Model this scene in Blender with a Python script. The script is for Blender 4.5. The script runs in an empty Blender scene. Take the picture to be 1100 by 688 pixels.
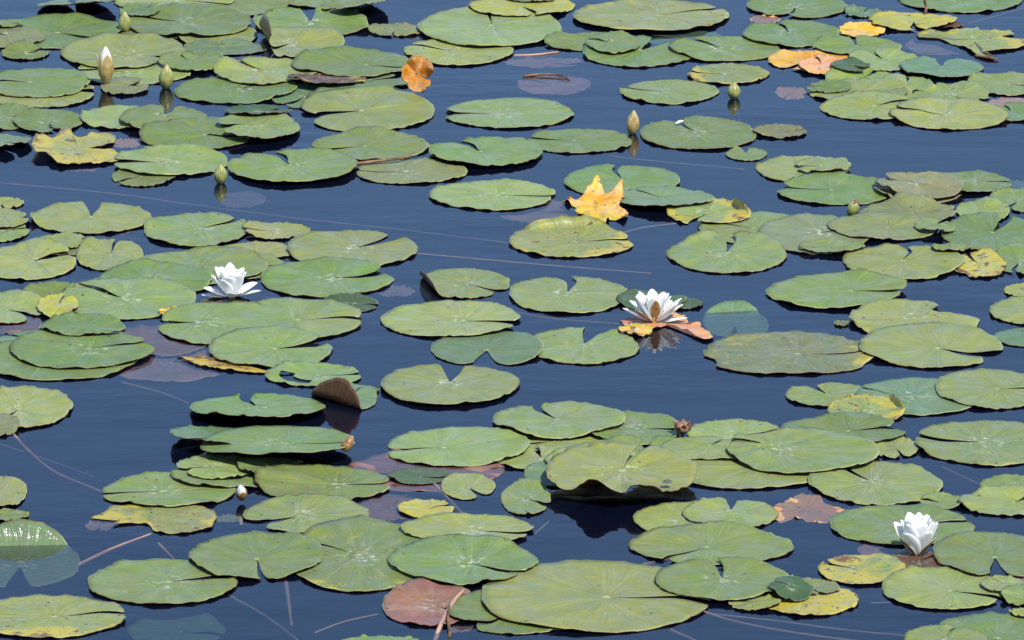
import bpy, math, random
import numpy as np
from mathutils import Vector, noise
R = math.radians
scene = bpy.context.scene
COL = scene.collection
random.seed(7)

# ------------------------------------------------------------------ camera
W, H = 1100.0, 688.0
CAM_Z, PITCH, HFOV = 4.25, R(16.4), R(6.75)
cam_d = bpy.data.cameras.new('camera'); cam = bpy.data.objects.new('camera', cam_d); COL.objects.link(cam)
cam_d.sensor_width = 36; cam_d.angle = HFOV; cam_d.clip_start = .1; cam_d.clip_end = 1000
cam.location = (0, 0, CAM_Z); cam.rotation_euler = (R(90) - PITCH, 0, 0)
scene.camera = cam
FW = Vector((0, math.cos(PITCH), -math.sin(PITCH))); UP = Vector((0, math.sin(PITCH), math.cos(PITCH)))
TAN = math.tan(HFOV / 2)
def at(px, py, z=0.0):
    """pond point under a spot of the photograph"""
    d = FW + Vector((1, 0, 0)) * ((px - W/2) / (W/2) * TAN) + UP * (-(py - H/2) / (W/2) * TAN)
    t = (z - CAM_Z) / d.z
    return Vector((d.x * t, d.y * t, z))
def mpp(px, py):                      # metres per photo pixel, crosswise
    return (at(px + 1, py) - at(px, py)).x

# ------------------------------------------------------------------ light
SUN_EL, SUN_AZ = R(54), R(148)        # azimuth from +Y towards +X
sd = Vector((math.sin(SUN_AZ) * math.cos(SUN_EL), math.cos(SUN_AZ) * math.cos(SUN_EL), math.sin(SUN_EL)))
L = bpy.data.lights.new('sun', 'SUN'); L.energy = 4.6; L.angle = R(.53); L.color = (1, .955, .88)
lo = bpy.data.objects.new('sun', L); COL.objects.link(lo); lo.rotation_euler = sd.to_track_quat('Z', 'Y').to_euler()
w = bpy.data.worlds.new('World'); scene.world = w; w.use_nodes = True
nt = w.node_tree; nt.nodes.clear()
sky = nt.nodes.new('ShaderNodeTexSky'); sky.sky_type = 'NISHITA'; sky.sun_disc = False
sky.sun_elevation = SUN_EL; sky.sun_rotation = SUN_AZ; sky.air_density = 1.0; sky.dust_density = .0; sky.ozone_density = 6.0; sky.altitude = 600
bg = nt.nodes.new('ShaderNodeBackground'); bg.inputs[1].default_value = .15
ow = nt.nodes.new('ShaderNodeOutputWorld'); nt.links.new(sky.outputs[0], bg.inputs[0]); nt.links.new(bg.outputs[0], ow.inputs[0])
vs = scene.view_settings; vs.view_transform = 'Standard'; vs.look = 'None'; vs.exposure = .33; vs.gamma = 1; vs.use_curve_mapping = False

# ------------------------------------------------------------------ materials
class NT:
    def __init__(s, name):
        s.m = bpy.data.materials.new(name); s.m.use_nodes = True; s.t = s.m.node_tree; s.t.nodes.clear()
        s.out = s.t.nodes.new('ShaderNodeOutputMaterial')
    def n(s, typ, **k):
        nd = s.t.nodes.new(typ)
        for a, v in k.items():
            if a.startswith('i_'): 
                key = a[2:]; key = int(key) if key.isdigit() else key.replace('_', ' ')
                s.set(nd.inputs[key], v)
            else: setattr(nd, a, v)
        return nd
    def set(s, sock, v):
        if isinstance(v, bpy.types.NodeSocket): s.t.links.new(v, sock)
        else: sock.default_value = v
    def math(s, op, a, b=0, c=None, clamp=False):
        nd = s.t.nodes.new('ShaderNodeMath'); nd.operation = op; nd.use_clamp = clamp
        s.set(nd.inputs[0], a); s.set(nd.inputs[1], b)
        if c is not None: s.set(nd.inputs[2], c)
        return nd.outputs[0]
    def mix(s, f, a, b, mode='MIX'):
        nd = s.t.nodes.new('ShaderNodeMix'); nd.data_type = 'RGBA'; nd.blend_type = mode
        s.set(nd.inputs[0], f); s.set(nd.inputs[6], a if not isinstance(a, tuple) else (*a, 1)[:4]); s.set(nd.inputs[7], b if not isinstance(b, tuple) else (*b, 1)[:4])
        return nd.outputs[2]
    def ramp(s, v, lo, hi, a=0., b=1.):
        nd = s.t.nodes.new('ShaderNodeMapRange'); nd.interpolation_type = 'SMOOTHSTEP'
        s.set(nd.inputs[0], v); s.set(nd.inputs[1], lo); s.set(nd.inputs[2], hi); s.set(nd.inputs[3], a); s.set(nd.inputs[4], b)
        return nd.outputs[0]
    def noise(s, vec, scale, detail=3, rough=.55):
        nd = s.t.nodes.new('ShaderNodeTexNoise'); s.set(nd.inputs['Vector'], vec); nd.inputs['Scale'].default_value = scale
        nd.inputs['Detail'].default_value = detail; nd.inputs['Roughness'].default_value = rough
        return nd.outputs['Fac']
    def bsdf(s, **k):
        nd = s.t.nodes.new('ShaderNodeBsdfPrincipled')
        for a, v in k.items():
            if isinstance(v, tuple) and len(v) == 3: v = (*v, 1)
            s.set(nd.inputs[a.replace('_', ' ')], v)
        return nd
    def fin(s, sh): s.t.links.new(sh, s.out.inputs[0]); return s.m

def pad_top_material(wet=False):
    s = NT('wet_lily_pad_top' if wet else 'lily_pad_top')
    info = s.n('ShaderNodeObjectInfo'); col, decay, rnd = info.outputs['Color'], info.outputs['Alpha'], info.outputs['Random']
    tc = s.n('ShaderNodeTexCoord'); uv = s.n('ShaderNodeSeparateXYZ', i_0=tc.outputs['UV']); u, r = uv.outputs[0], uv.outputs[1]
    off = s.n('ShaderNodeVectorMath', operation='SCALE', i_0=(3.1, 7.7, 5.3)); s.set(off.inputs['Scale'], rnd)
    off2 = s.n('ShaderNodeVectorMath', operation='SCALE', i_0=off.outputs[0]); off2.inputs['Scale'].default_value = 9
    P = s.n('ShaderNodeVectorMath', operation='ADD', i_0=tc.outputs['Object'], i_1=off2.outputs[0]).outputs[0]
    # radial veins, forking once: each is pale and thin
    wob = s.math('MULTIPLY', s.math('SUBTRACT', s.noise(P, 16, 2), .5), .05)
    uu = s.math('ADD', u, s.math('MULTIPLY', wob, r))
    def lines(k, w0, w1):
        f = s.math('ABSOLUTE', s.math('SUBTRACT', s.math('FRACT', s.math('MULTIPLY', uu, k)), .5))
        width = s.ramp(r, 0., 1., w0, w1)
        return s.ramp(f, 0., width, 1., 0.)
    v1 = s.math('MULTIPLY', lines(17., .30, .035), s.ramp(r, .7, 1., 1., .25))
    v2 = s.math('MULTIPLY', lines(34., .3, .045), s.ramp(r, .35, .55, 0., .6))
    vein = s.math('MAXIMUM', v1, v2)
    # streaks that follow the veins
    sv = s.n('ShaderNodeCombineXYZ', i_0=s.math('MULTIPLY', uu, 26.), i_1=s.math('MULTIPLY', r, 1.6), i_2=s.math('MULTIPLY', rnd, 50.))
    streak = s.noise(sv.outputs[0], 1., 3, .6)
    big = s.noise(P, 7., 3, .5); mid = s.noise(P, 32., 4, .6); fine = s.noise(P, 160., 3, .7)
    hsv = s.n('ShaderNodeHueSaturation', i_Color=col, i_Hue=s.ramp(big, .3, .7, .485, .515), i_Saturation=s.ramp(mid, .3, .7, .80, 1.10),
              i_Value=s.ramp(streak, .25, .75, .88, 1.11))
    c = hsv.outputs[0]
    c = s.mix(s.math('MULTIPLY', s.ramp(big, .45, .68), .35), c, s.mix(1., c, (1.45, 1.12, .6), 'MULTIPLY'))
    c = s.mix(s.math('MULTIPLY', s.ramp(fine, .35, .65), .30), c, s.mix(1., c, (1.35, 1.32, 1.25), 'MULTIPLY'))
    c = s.mix(s.math('MULTIPLY', s.ramp(s.noise(P, 21., 5, .65), .50, .60), .40), c, s.mix(1., c, (.72, .92, 1.15), 'MULTIPLY'))
    c = s.mix(s.math('MULTIPLY', s.ramp(s.noise(P, 13., 5, .7), .55, .66), .45), c, s.mix(1., c, (1.35, 1.12, .72), 'MULTIPLY'))
    c = s.mix(s.math('MULTIPLY', vein, .11), c, (.34, .42, .20))
    # yellow, then brown, creeping in from the rim with decay
    e = s.math('ADD', s.math('MULTIPLY', r, .30), s.math('ADD', s.math('MULTIPLY', big, .95), s.math('MULTIPLY', mid, .45)))
    thr = s.math('SUBTRACT', 1.46, s.math('MULTIPLY', decay, .62))
    yel = s.ramp(s.math('SUBTRACT', e, thr), -.06, .06)
    c = s.mix(s.math('MULTIPLY', yel, .85), c, s.mix(mid, (.62, .44, .05), (.38, .36, .07)))
    brn = s.ramp(s.math('SUBTRACT', e, thr), .13, .19)
    c = s.mix(brn, c, s.mix(fine, (.06, .03, .012), (.30, .17, .08)))
    # pin-prick spots and nibbled marks
    vo = s.n('ShaderNodeTexVoronoi', feature='F1', i_Vector=P, i_Scale=62.)
    rn = s.n('ShaderNodeSeparateColor', i_0=vo.outputs['Color']).outputs[0]
    spot = s.math('MULTIPLY', s.ramp(s.math('ADD', vo.outputs['Distance'], s.math('MULTIPLY', fine, .25)), .24, .32, 1., 0.),
                  s.math('GREATER_THAN', rn, s.math('SUBTRACT', .955, s.math('MULTIPLY', decay, .30))))
    c = s.mix(s.math('MULTIPLY', spot, .85), c, (.05, .03, .015))
    # nibbled holes through which the dark water shows
    nib = s.ramp(s.math('ADD', s.noise(P, 48., 4, .62), s.math('MULTIPLY', decay, .15)), .745, .77)
    nib0 = s.ramp(s.math('ADD', s.noise(P, 48., 4, .62), s.math('MULTIPLY', decay, .15)), .68, .75)
    c = s.mix(s.math('MULTIPLY', nib0, .8), c, (.40, .34, .12)); c = s.mix(s.math('MULTIPLY', nib, .85), c, (.10, .06, .03))
    # pale dry film and the light star where the stalk joins
    film = s.math('MULTIPLY', s.ramp(s.noise(P, 75., 5, .72), .53, .64), s.ramp(r, .1, .42, 1., .0))
    rdir = s.math('GREATER_THAN', rnd, .35)
    c = s.mix(s.math('MULTIPLY', s.math('MULTIPLY', film, rdir), .75), c, (.62, .66, .55))
    c = s.mix(s.ramp(r, .015, .055, .75, 0.), c, (.50, .53, .25))
    # dry rim
    c = s.mix(s.math('MULTIPLY', s.ramp(r, .965, .995), s.ramp(mid, .35, .65, .1, .8)), c, s.mix(s.ramp(big, .45, .55), (.16, .10, .04), (.42, .46, .25)))
    h = s.math('ADD', s.math('MULTIPLY', vein, -.35), s.math('ADD', s.math('MULTIPLY', streak, 1.5), s.math('MULTIPLY', fine, .25)))
    bp = s.n('ShaderNodeBump', i_Height=h, i_Strength=.6, i_Distance=.003)
    rough = s.ramp(mid, .3, .7, .10, .16) if wet else s.ramp(mid, .3, .7, .30, .50)
    b = s.bsdf(Base_Color=c, Roughness=rough, Normal=bp.outputs[0], IOR=1.45)
    tr = s.n('ShaderNodeBsdfTranslucent', i_Color=s.mix(1., c, (1.2, 1.3, .35), 'MULTIPLY'))
    mx = s.n('ShaderNodeMixShader', i_0=.12, i_1=b.outputs[0], i_2=tr.outputs[0])
    return s.fin(mx.outputs[0])
def pad_under_material():
    s = NT('lily_pad_underside')
    info = s.n('ShaderNodeObjectInfo'); tc = s.n('ShaderNodeTexCoord')
    uv = s.n('ShaderNodeSeparateXYZ', i_0=tc.outputs['UV']); u, r = uv.outputs[0], uv.outputs[1]
    f = s.math('ABSOLUTE', s.math('SUBTRACT', s.math('FRACT', s.math('MULTIPLY', u, 17.)), .5))
    vein = s.ramp(f, 0., .1, 1., 0.)
    n_ = s.noise(tc.outputs['Object'], 40., 4)
    c = s.mix(n_, (.070, .022, .013), (.14, .060, .025))
    c = s.mix(s.math('MULTIPLY', vein, .4), c, (.20, .13, .06))
    return s.fin(s.bsdf(Base_Color=c, Roughness=.38).outputs[0])
def simple(name, c0, c1, rough=.5, scale=60., trans=0, bump=.2, spec=.5):
    s = NT(name); tc = s.n('ShaderNodeTexCoord'); n_ = s.noise(tc.outputs['Object'], scale, 4)
    c = s.mix(s.ramp(n_, .3, .7), c0, c1)
    bp = s.n('ShaderNodeBump', i_Height=n_, i_Strength=bump, i_Distance=.001)
    b = s.bsdf(Base_Color=c, Roughness=rough, Normal=bp.outputs[0]); sh = b.outputs[0]
    if trans:
        t = s.n('ShaderNodeBsdfTranslucent', i_Color=c); sh = s.n('ShaderNodeMixShader', i_0=trans, i_1=sh, i_2=t.outputs[0]).outputs[0]
    return s.fin(sh)
def striped(name, c0, c1, c2, rough=.35, k=9.):
    """sepal / bud skin: lengthwise streaks (u across, v along), pale at the margins"""
    s = NT(name); tc = s.n('ShaderNodeTexCoord'); uv = s.n('ShaderNodeSeparateXYZ', i_0=tc.outputs['UV']); u, v = uv.outputs[0], uv.outputs[1]
    sv = s.n('ShaderNodeCombineXYZ', i_0=s.math('MULTIPLY', u, k), i_1=s.math('MULTIPLY', v, 1.3))
    n_ = s.noise(sv.outputs[0], 1.4, 4); n2 = s.noise(tc.outputs['Object'], 90., 3)
    c = s.mix(s.ramp(n_, .3, .7), c0, c1)
    m = s.math('ABSOLUTE', s.math('SUBTRACT', u, .5))
    c = s.mix(s.math('MULTIPLY', s.ramp(m, .36, .49), .9), c, c2)
    c = s.mix(s.math('MULTIPLY', s.ramp(n2, .4, .7), .25), c, c2)
    return s.fin(s.bsdf(Base_Color=c, Roughness=rough).outputs[0])
def petal_material():
    s = NT('white_petal'); tc = s.n('ShaderNodeTexCoord'); uv = s.n('ShaderNodeSeparateXYZ', i_0=tc.outputs['UV']); u, v = uv.outputs[0], uv.outputs[1]
    sv = s.n('ShaderNodeCombineXYZ', i_0=s.math('MULTIPLY', u, 22.), i_1=v); n_ = s.noise(sv.outputs[0], 1., 3)
    c = s.mix(s.ramp(n_, .3, .7), (.86, .86, .83), (.92, .92, .90)); c = s.mix(s.ramp(v, 0., .22, .5, 0.), c, (.68, .72, .45))
    bp = s.n('ShaderNodeBump', i_Height=n_, i_Strength=.35, i_Distance=.001)
    b = s.bsdf(Base_Color=c, Roughness=.45, Normal=bp.outputs[0]); t = s.n('ShaderNodeBsdfTranslucent', i_Color=c)
    return s.fin(s.n('ShaderNodeMixShader', i_0=.22, i_1=b.outputs[0], i_2=t.outputs[0]).outputs[0])
def water_material():
    s = NT('pond_water'); tc = s.n('ShaderNodeTexCoord')
    mp = s.n('ShaderNodeMapping', i_Vector=tc.outputs['Object'], i_Scale=(1.0, 2.2, 1.)); P = mp.outputs[0]
    h = s.math('ADD', s.math('MULTIPLY', s.noise(P, 5., 3, .5), 1.), s.math('MULTIPLY', s.noise(P, 38., 3, .5), .06))
    h = s.math('MULTIPLY', h, s.ramp(s.noise(P, .9, 2, .5), .38, .62, .35, 1.25))
    bp = s.n('ShaderNodeBump', i_Height=h, i_Strength=.3, i_Distance=.004)
    gl = s.n('ShaderNodeBsdfGlossy', i_Color=(1, 1, 1, 1), i_Roughness=.015, i_Normal=bp.outputs[0])
    fr = s.n('ShaderNodeFresnel', i_IOR=1.52, i_Normal=bp.outputs[0])
    # fine silt hanging just under the surface lets only part of the depth show
    silt = s.n('ShaderNodeBsdfDiffuse', i_Color=(.007, .012, .036, 1)); tr = s.n('ShaderNodeBsdfTransparent')
    body = s.n('ShaderNodeMixShader', i_0=.28, i_1=tr.outputs[0], i_2=silt.outputs[0])
    mx = s.n('ShaderNodeMixShader', i_0=fr.outputs[0], i_1=body.outputs[0], i_2=gl.outputs[0])
    va = s.n('ShaderNodeVolumeAbsorption', i_Color=(.35, .45, .45, 1), i_Density=11.)
    s.t.links.new(va.outputs[0], s.out.inputs[1])
    return s.fin(mx.outputs[0])
M_WET = pad_top_material(True)
M_TOP, M_UND = pad_top_material(), pad_under_material()
M_PETAL = petal_material()
M_SEPAL = striped('sepal_outside', (.16, .065, .018), (.30, .15, .04), (.45, .40, .22))
M_GREENSEP = striped('green_bud_skin', (.13, .17, .03), (.30, .27, .07), (.52, .52, .25))
M_OLIVESEP = striped('olive_bud_skin', (.22, .13, .03), (.42, .28, .08), (.62, .60, .36))
M_STAMEN = simple('yellow_stamen', (.85, .55, .05), (.9, .7, .15), .6)
M_STEM = simple('water_stem', (.20, .12, .09), (.28, .20, .14), .5, 30)
M_PINKSTEM = simple('pink_stem', (.38, .19, .15), (.46, .30, .20), .5, 30)
M_BROWN = simple('withered_brown', (.05, .022, .010), (.24, .12, .05), .6, 70, bump=.8)
M_POD = simple('seed_pod_skin', (.12, .05, .03), (.34, .19, .12), .6, 120, bump=.9)
M_WATER = water_material()
M_MUD = simple('pond_mud', (.010, .012, .010), (.030, .028, .020), .9, 6)
M_DROP = None
def drop_mat():
    s = NT('water_drop'); return s.fin(s.bsdf(Base_Color=(.10, .11, .06), Roughness=.03, IOR=1.5, Coat_Weight=1.).outputs[0])
M_DROP = drop_mat()

# ------------------------------------------------------------------ mesh helpers
def link_mesh(name, verts, faces, mats, parent=None, loc=(0, 0, 0), uvs=None, fmat=None, smooth=True):
    me = bpy.data.meshes.new(name); me.from_pydata([tuple(v) for v in verts], [], faces)
    for m in mats: me.materials.append(m)
    if uvs is not None:
        ul = me.uv_layers.new(name='UVMap')
        vi = np.empty(len(me.loops), np.int32); me.loops.foreach_get('vertex_index', vi)
        ul.data.foreach_set('uv', np.asarray(uvs, np.float32)[vi].ravel())
    if fmat is not None: me.polygons.foreach_set('material_index', fmat)
    if smooth: me.polygons.foreach_set('use_smooth', [True] * len(me.polygons))
    me.update()
    o = bpy.data.objects.new(name, me); COL.objects.link(o); o.location = loc
    if parent: o.parent = parent
    return o
def shell(grid_pts, uv, faces, border, thick):
    """double a sheet into a thin closed body: returns verts, uvs, faces, material index (0 top, 1 under + rim)"""
    V = np.asarray(grid_pts, float); n = len(V)
    nr = np.zeros_like(V)
    for f in faces:
        a, b, c = V[f[0]], V[f[1]], V[f[2]]
        k = np.cross(b - a, c - a)
        for i in f: nr[i] += k
    nr /= np.linalg.norm(nr, axis=1)[:, None] + 1e-12
    B = V - nr * thick
    verts = np.vstack([V, B]); uvs = list(uv) + list(uv)
    F = [tuple(f) for f in faces] + [tuple(i + n for i in reversed(f)) for f in faces]
    mi = [0] * len(faces) + [1] * len(faces)
    m = len(border)
    for i in range(m):
        a, b = border[i], border[(i + 1) % m]
        F.append((b, a, a + n, b + n)); mi.append(1)
    return verts, uvs, F, mi
def tube(name, pts, rads, mat, parent=None, loc=(0, 0, 0), seg=8):
    pts = [Vector(p) for p in pts]; V = []; F = []; U = []
    for i, p in enumerate(pts):
        d = (pts[min(i + 1, len(pts) - 1)] - pts[max(i - 1, 0)]).normalized()
        a = d.cross(Vector((0, 0, 1)));  a = a.normalized() if a.length > .05 else Vector((1, 0, 0)); b = d.cross(a).normalized()
        for k in range(seg):
            t = 2 * math.pi * k / seg; V.append(p + (a * math.cos(t) + b * math.sin(t)) * rads[i]); U.append((k / seg, i / (len(pts) - 1)))
    for i in range(len(pts) - 1):
        for k in range(seg):
            F.append((i * seg + k, i * seg + (k + 1) % seg, (i + 1) * seg + (k + 1) % seg, (i + 1) * seg + k))
    F.append(tuple(reversed(range(seg)))); F.append(tuple((len(pts) - 1) * seg + k for k in range(seg)))
    return link_mesh(name, V, F, [mat], parent, loc, U)
def smooth_path(pts, n=24):
    pts = [Vector(p) for p in pts]; out = []
    P = [pts[0] * 2 - pts[1]] + pts + [pts[-1] * 2 - pts[-2]]
    for i in range(1, len(P) - 2):
        for k in range(n // (len(pts) - 1)):
            t = k / (n // (len(pts) - 1)); a, b, c, d = P[i - 1:i + 3]
            out.append(.5 * ((2 * b) + (c - a) * t + (2 * a - 5 * b + 4 * c - d) * t * t + (3 * b - a - 3 * c + d) * t ** 3))
    out.append(pts[-1]); return out

# ------------------------------------------------------------------ height field the pads drape over
GX0, GX1, GY0, GY1, GS = -1.6, 1.6, 10.0, 19.5, .006
NX, NY = int((GX1 - GX0) / GS), int((GY1 - GY0) / GS)
HF = np.zeros((NY, NX), np.float32)
def hf_at(x, y):
    i = np.clip(((x - GX0) / GS).astype(int), 0, NX - 1); j = np.clip(((y - GY0) / GS).astype(int), 0, NY - 1)
    return HF[j, i]
def hf_put(xy, z, rim):
    x0, y0 = rim.min(0) - GS; x1, y1 = rim.max(0) + GS
    i0, i1 = max(0, int((x0 - GX0) / GS)), min(NX, int((x1 - GX0) / GS) + 2); j0, j1 = max(0, int((y0 - GY0) / GS)), min(NY, int((y1 - GY0) / GS) + 2)
    if i1 <= i0 or j1 <= j0: return
    gx, gy = np.meshgrid(GX0 + (np.arange(i0, i1) + .5) * GS, GY0 + (np.arange(j0, j1) + .5) * GS)
    ins = np.zeros(gx.shape, bool); n = len(rim)
    for a in range(n):
        (xa, ya), (xb, yb) = rim[a], rim[(a + 1) % n]
        if ya == yb: continue
        cr = ((ya > gy) != (yb > gy)) & (gx < (xb - xa) * (gy - ya) / (yb - ya) + xa); ins ^= cr
    q = np.stack([gx[ins], gy[ins]], 1)
    if len(q):
        zz = np.empty(len(q), np.float32)
        for k in range(0, len(q), 1500):
            d = ((q[k:k + 1500, None, :] - xy[None]) ** 2).sum(2); nn = np.argsort(d, 1)[:, :3]; zz[k:k + 1500] = z[nn].max(1)
        sub = HF[j0:j1, i0:i1]; cur = sub[ins]; sub[ins] = np.maximum(cur, zz)
# ------------------------------------------------------------------ colours of the pads (what the leaf itself has)
COLS = {
 'G': ((.150, .218, .058), 'green'), 'L': ((.210, .268, .083), 'pale green'), 'B': ((.125, .205, .095), 'blue-green'),
 'Y': ((.225, .27, .075), 'yellow-green'), 'O': ((.62, .38, .04), 'orange-yellow'), 'W': ((.40, .38, .06), 'yellow'),
 'V': ((.185, .205, .085), 'olive'), 'D': ((.060, .105, .035), 'dark green'), 'R': ((.23, .12, .085), 'dull red'),
 'P': ((.27, .18, .17), 'purplish'), 'K': ((.10, .045, .025), 'brown'), 'A': ((.44, .16, .02), 'amber'), 'T': ((.58, .30, .13), 'tan orange')}
PADS = []      # records for the labels
NSEG, NR = 96, 11
def pad(cx, cy, a, b, na=None, nh=None, c='G', decay=None, rag=0., wav=1., rot=0., lift=None, fold=None, z=None, poly=None,
        crumple=0., label=None, name='lily_pad', flat=False, ap=.10, hole=False, stand=None, up=0., peak=None, wet=False):
    """one floating leaf. cx cy a b: where and how large it lies in view; na/nh: direction and half width of its notch (0 right, 90 far);
    lift (dir, h): that side is raised h metres; fold (dir, offset, angle, radius): the rim beyond offset rolls up; z: sunk leaf depth"""
    rg = random.Random(int(cx * 13 + cy * 7 + a)); seed = rg.random() * 100
    if decay is None: decay = {'G': .10, 'L': .08, 'B': .0, 'Y': .45, 'O': .8, 'W': .7, 'V': .35, 'D': .1, 'R': .2, 'P': .2, 'K': .9, 'A': .9, 'T': .5}[c] * rg.uniform(.6, 1.3)
    notch_seen = na is not None
    if na is None: na = rg.uniform(0, 360)
    if nh is None: nh = rg.uniform(3, 8)
    z0 = (lift[1] * .45 if lift else 0) + .001 + up
    if z is not None: z0 = z
    C = at(cx, cy, z0); s = mpp(cx, cy); N = NSEG
    ay = (at(cx, cy - 1, z0) - C).y
    rim = []; U = []
    if poly:
        pts = [Vector((p[0], p[1])) for p in poly]; seglen = [(pts[(i + 1) % len(pts)] - pts[i]).length for i in range(len(pts))]; tot = sum(seglen)
        for k in range(N):
            d = tot * k / N; i = 0
            while d > seglen[i]: d -= seglen[i]; i += 1
            q = pts[i].lerp(pts[(i + 1) % len(pts)], d / seglen[i])
            nz = noise.noise(Vector((q.x * .22, q.y * .6, seed))) * (1.2 + rag * 3)
            dd = (q - Vector((cx, cy))); q = q + dd.normalized() * nz
            w_ = at(q.x, q.y, z0) - C; rim.append((w_.x, w_.y))
        if sum(rim[i][0] * rim[(i + 1) % N][1] - rim[(i + 1) % N][0] * rim[i][1] for i in range(N)) < 0: rim.reverse()
        apex = (0., 0.); closed = True
        U = [k / N for k in range(N)]
    else:
        closed = False; ca, sa = math.cos(R(na)), math.sin(R(na)); apx = (ap * ca, ap * sa)
        rnd_tip = rg.choice([.03, .05, .10, .18]); swirl = rg.uniform(-14, 14) * (1 if nh < 9 else .4); frill = rg.uniform(.002, .009) + rag * .02; nf = rg.choice([28, 34, 41])
        for k in range(N):
            t = k / (N - 1); ph = R(na + nh + (360 - 2 * nh) * t)
            e = min(t, 1 - t) * (360 - 2 * nh)                          # degrees from the notch
            rad = 1 - rnd_tip * max(0, 1 - e / 16) ** 2.2
            rad += .075 * noise.noise(Vector((math.cos(ph) * 1.3, math.sin(ph) * 1.3, seed))) + .022 * noise.noise(Vector((math.cos(ph) * 3.7, math.sin(ph) * 3.7, seed + 7)))
            rad += frill * noise.noise(Vector((math.cos(ph) * nf * .25, math.sin(ph) * nf * .25, seed + 5))) * 1.6
            if rag:
                q = noise.noise(Vector((math.cos(ph) * 2.6, math.sin(ph) * 2.6, seed + 9))); rad -= rag * .55 * max(0, q - .12)
                rad += rag * .12 * noise.noise(Vector((math.cos(ph) * 8, math.sin(ph) * 8, seed + 3)))
            x, y = rad * math.cos(ph), rad * math.sin(ph)
            cr, sr = math.cos(R(rot)), math.sin(R(rot)); x, y = x * cr - y * sr, x * sr + y * cr
            rim.append((x * a * s, y * b * ay)); U.append(t)
        apex = (apx[0] * a * s, apx[1] * b * ay)
    rim = np.array(rim); apex = np.array(apex)
    rs = np.linspace(0, 1, NR)[1:] ** .85
    P = [apex[None]]; UV = [(.5, 0.)]
    for r in rs:
        q = apex + (rim - apex) * r
        if not closed:                                                    # bent notch edges
            ee = np.minimum(np.array(U), 1 - np.array(U)) * 360; kk = np.clip(1 - ee / 70, 0, 1) ** 2 * R(swirl) * (1 - r) * r * 4
            dx, dy = (q[:, 0] - apex[0]) / (a * s), (q[:, 1] - apex[1]) / (b * ay)
            q = apex + np.stack([(dx * np.cos(kk) - dy * np.sin(kk)) * a * s, (dx * np.sin(kk) + dy * np.cos(kk)) * b * ay], 1)
        P.append(q); UV += [(U[k], float(r)) for k in range(N)]
    XY = np.vstack(P); n = len(XY); rr = np.array([v for _, v in UV])
    ux, uy = XY[:, 0] / (a * s), XY[:, 1] / (b * ay)
    th = np.arctan2(uy, ux)
    # own relief: gentle dish plus frilled rim that lifts off the water here and there
    zz = np.zeros(n)
    for i in range(n):
        q = noise.noise(Vector((math.cos(th[i]) * 2.2 * rr[i], math.sin(th[i]) * 2.2 * rr[i], seed)))
        g = noise.noise(Vector((math.cos(th[i]) * 6, math.sin(th[i]) * 6, seed + 2)))
        zz[i] = (.0032 * max(0, q + .25) * min(1, rr[i] * 1.5) + max(0, g + .05) * .0045 * rr[i] ** 7 * wav) * (1 if not flat else .3)
        zz[i] += max(0, noise.noise(Vector((math.cos(th[i]) * 15, math.sin(th[i]) * 15, seed + 4)))) * .0022 * rr[i] ** 10 * wav
        if crumple: zz[i] += crumple * (noise.noise(Vector((XY[i, 0] * 45, XY[i, 1] * 45, seed))) + .3) * rr[i]
    zz = np.maximum(zz, 0)
    if lift:
        d = np.array([math.cos(R(lift[0])), math.sin(R(lift[0]))]); sp = (ux * d[0] + uy * d[1]); pw = lift[2] if len(lift) > 2 else 1.6
        zz += lift[1] * np.clip((sp + 1) / 2, 0, 1.1) ** pw
    zz += up
    if peak:
        for pk in peak: dd = (np.degrees(th) - pk[0] + 180) % 360 - 180; zz += pk[1] * np.exp(-(dd / pk[2]) ** 2) * rr ** 2
    if z is None:
        wx, wy = XY[:, 0] + C.x, XY[:, 1] + C.y
        u0 = hf_at(wx, wy)
        for ox, oy in ((GS, 0), (-GS, 0), (0, GS), (0, -GS), (GS * 2, 0), (-GS * 2, 0)): u0 = np.maximum(u0, hf_at(wx + ox, wy + oy))
        clear = np.where(u0 > 0, u0 + .0021, .0015); g = clear.copy()
        # stiff leaf: relax over rings and spokes but never below what it lies on
        for it in range(26):
            G = g[1:].reshape(NR - 1, N); c0 = G[0].mean()
            upn = np.vstack([np.full((1, N), c0), G[:-1]]); dn = np.vstack([G[1:], G[-1:]])
            lf = np.roll(G, 1, 1); rt = np.roll(G, -1, 1)
            if not closed: lf[:, 0] = G[:, 0]; rt[:, -1] = G[:, -1]
            G2 = .25 * (upn + dn + lf + rt); g = np.concatenate([[G2[0].mean()], G2.ravel()]); g = np.maximum(g, clear)
        zz = zz + g
    V = np.column_stack([XY, zz])
    if fold:
        for fd in ([fold] if not isinstance(fold, list) else fold):
            fa, fo, fang, frad = fd
            dx, dy = math.cos(R(fa)), math.sin(R(fa)); ext = max(abs(dx) * a * s, abs(dy) * b * ay)
            sp = V[:, 0] * dx + V[:, 1] * dy - fo * ext; A = R(fang)
            m = sp > 0; arc = frad * A
            t = np.clip(sp / frad, 0, A); nx = frad * np.sin(t) + np.clip(sp - arc, 0, None) * math.cos(A); nz = frad * (1 - np.cos(t)) + np.clip(sp - arc, 0, None) * math.sin(A)
            V[m, 0] += (nx[m] - sp[m]) * dx; V[m, 1] += (nx[m] - sp[m]) * dy; V[m, 2] += nz[m]
    if stand:
        A = R(stand); y_, z_ = V[:, 1].copy() + b * ay, V[:, 2].copy(); V[:, 1] = y_ * math.cos(A) - z_ * math.sin(A) - b * ay * .3; V[:, 2] = y_ * math.sin(A) + z_ * math.cos(A)
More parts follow.
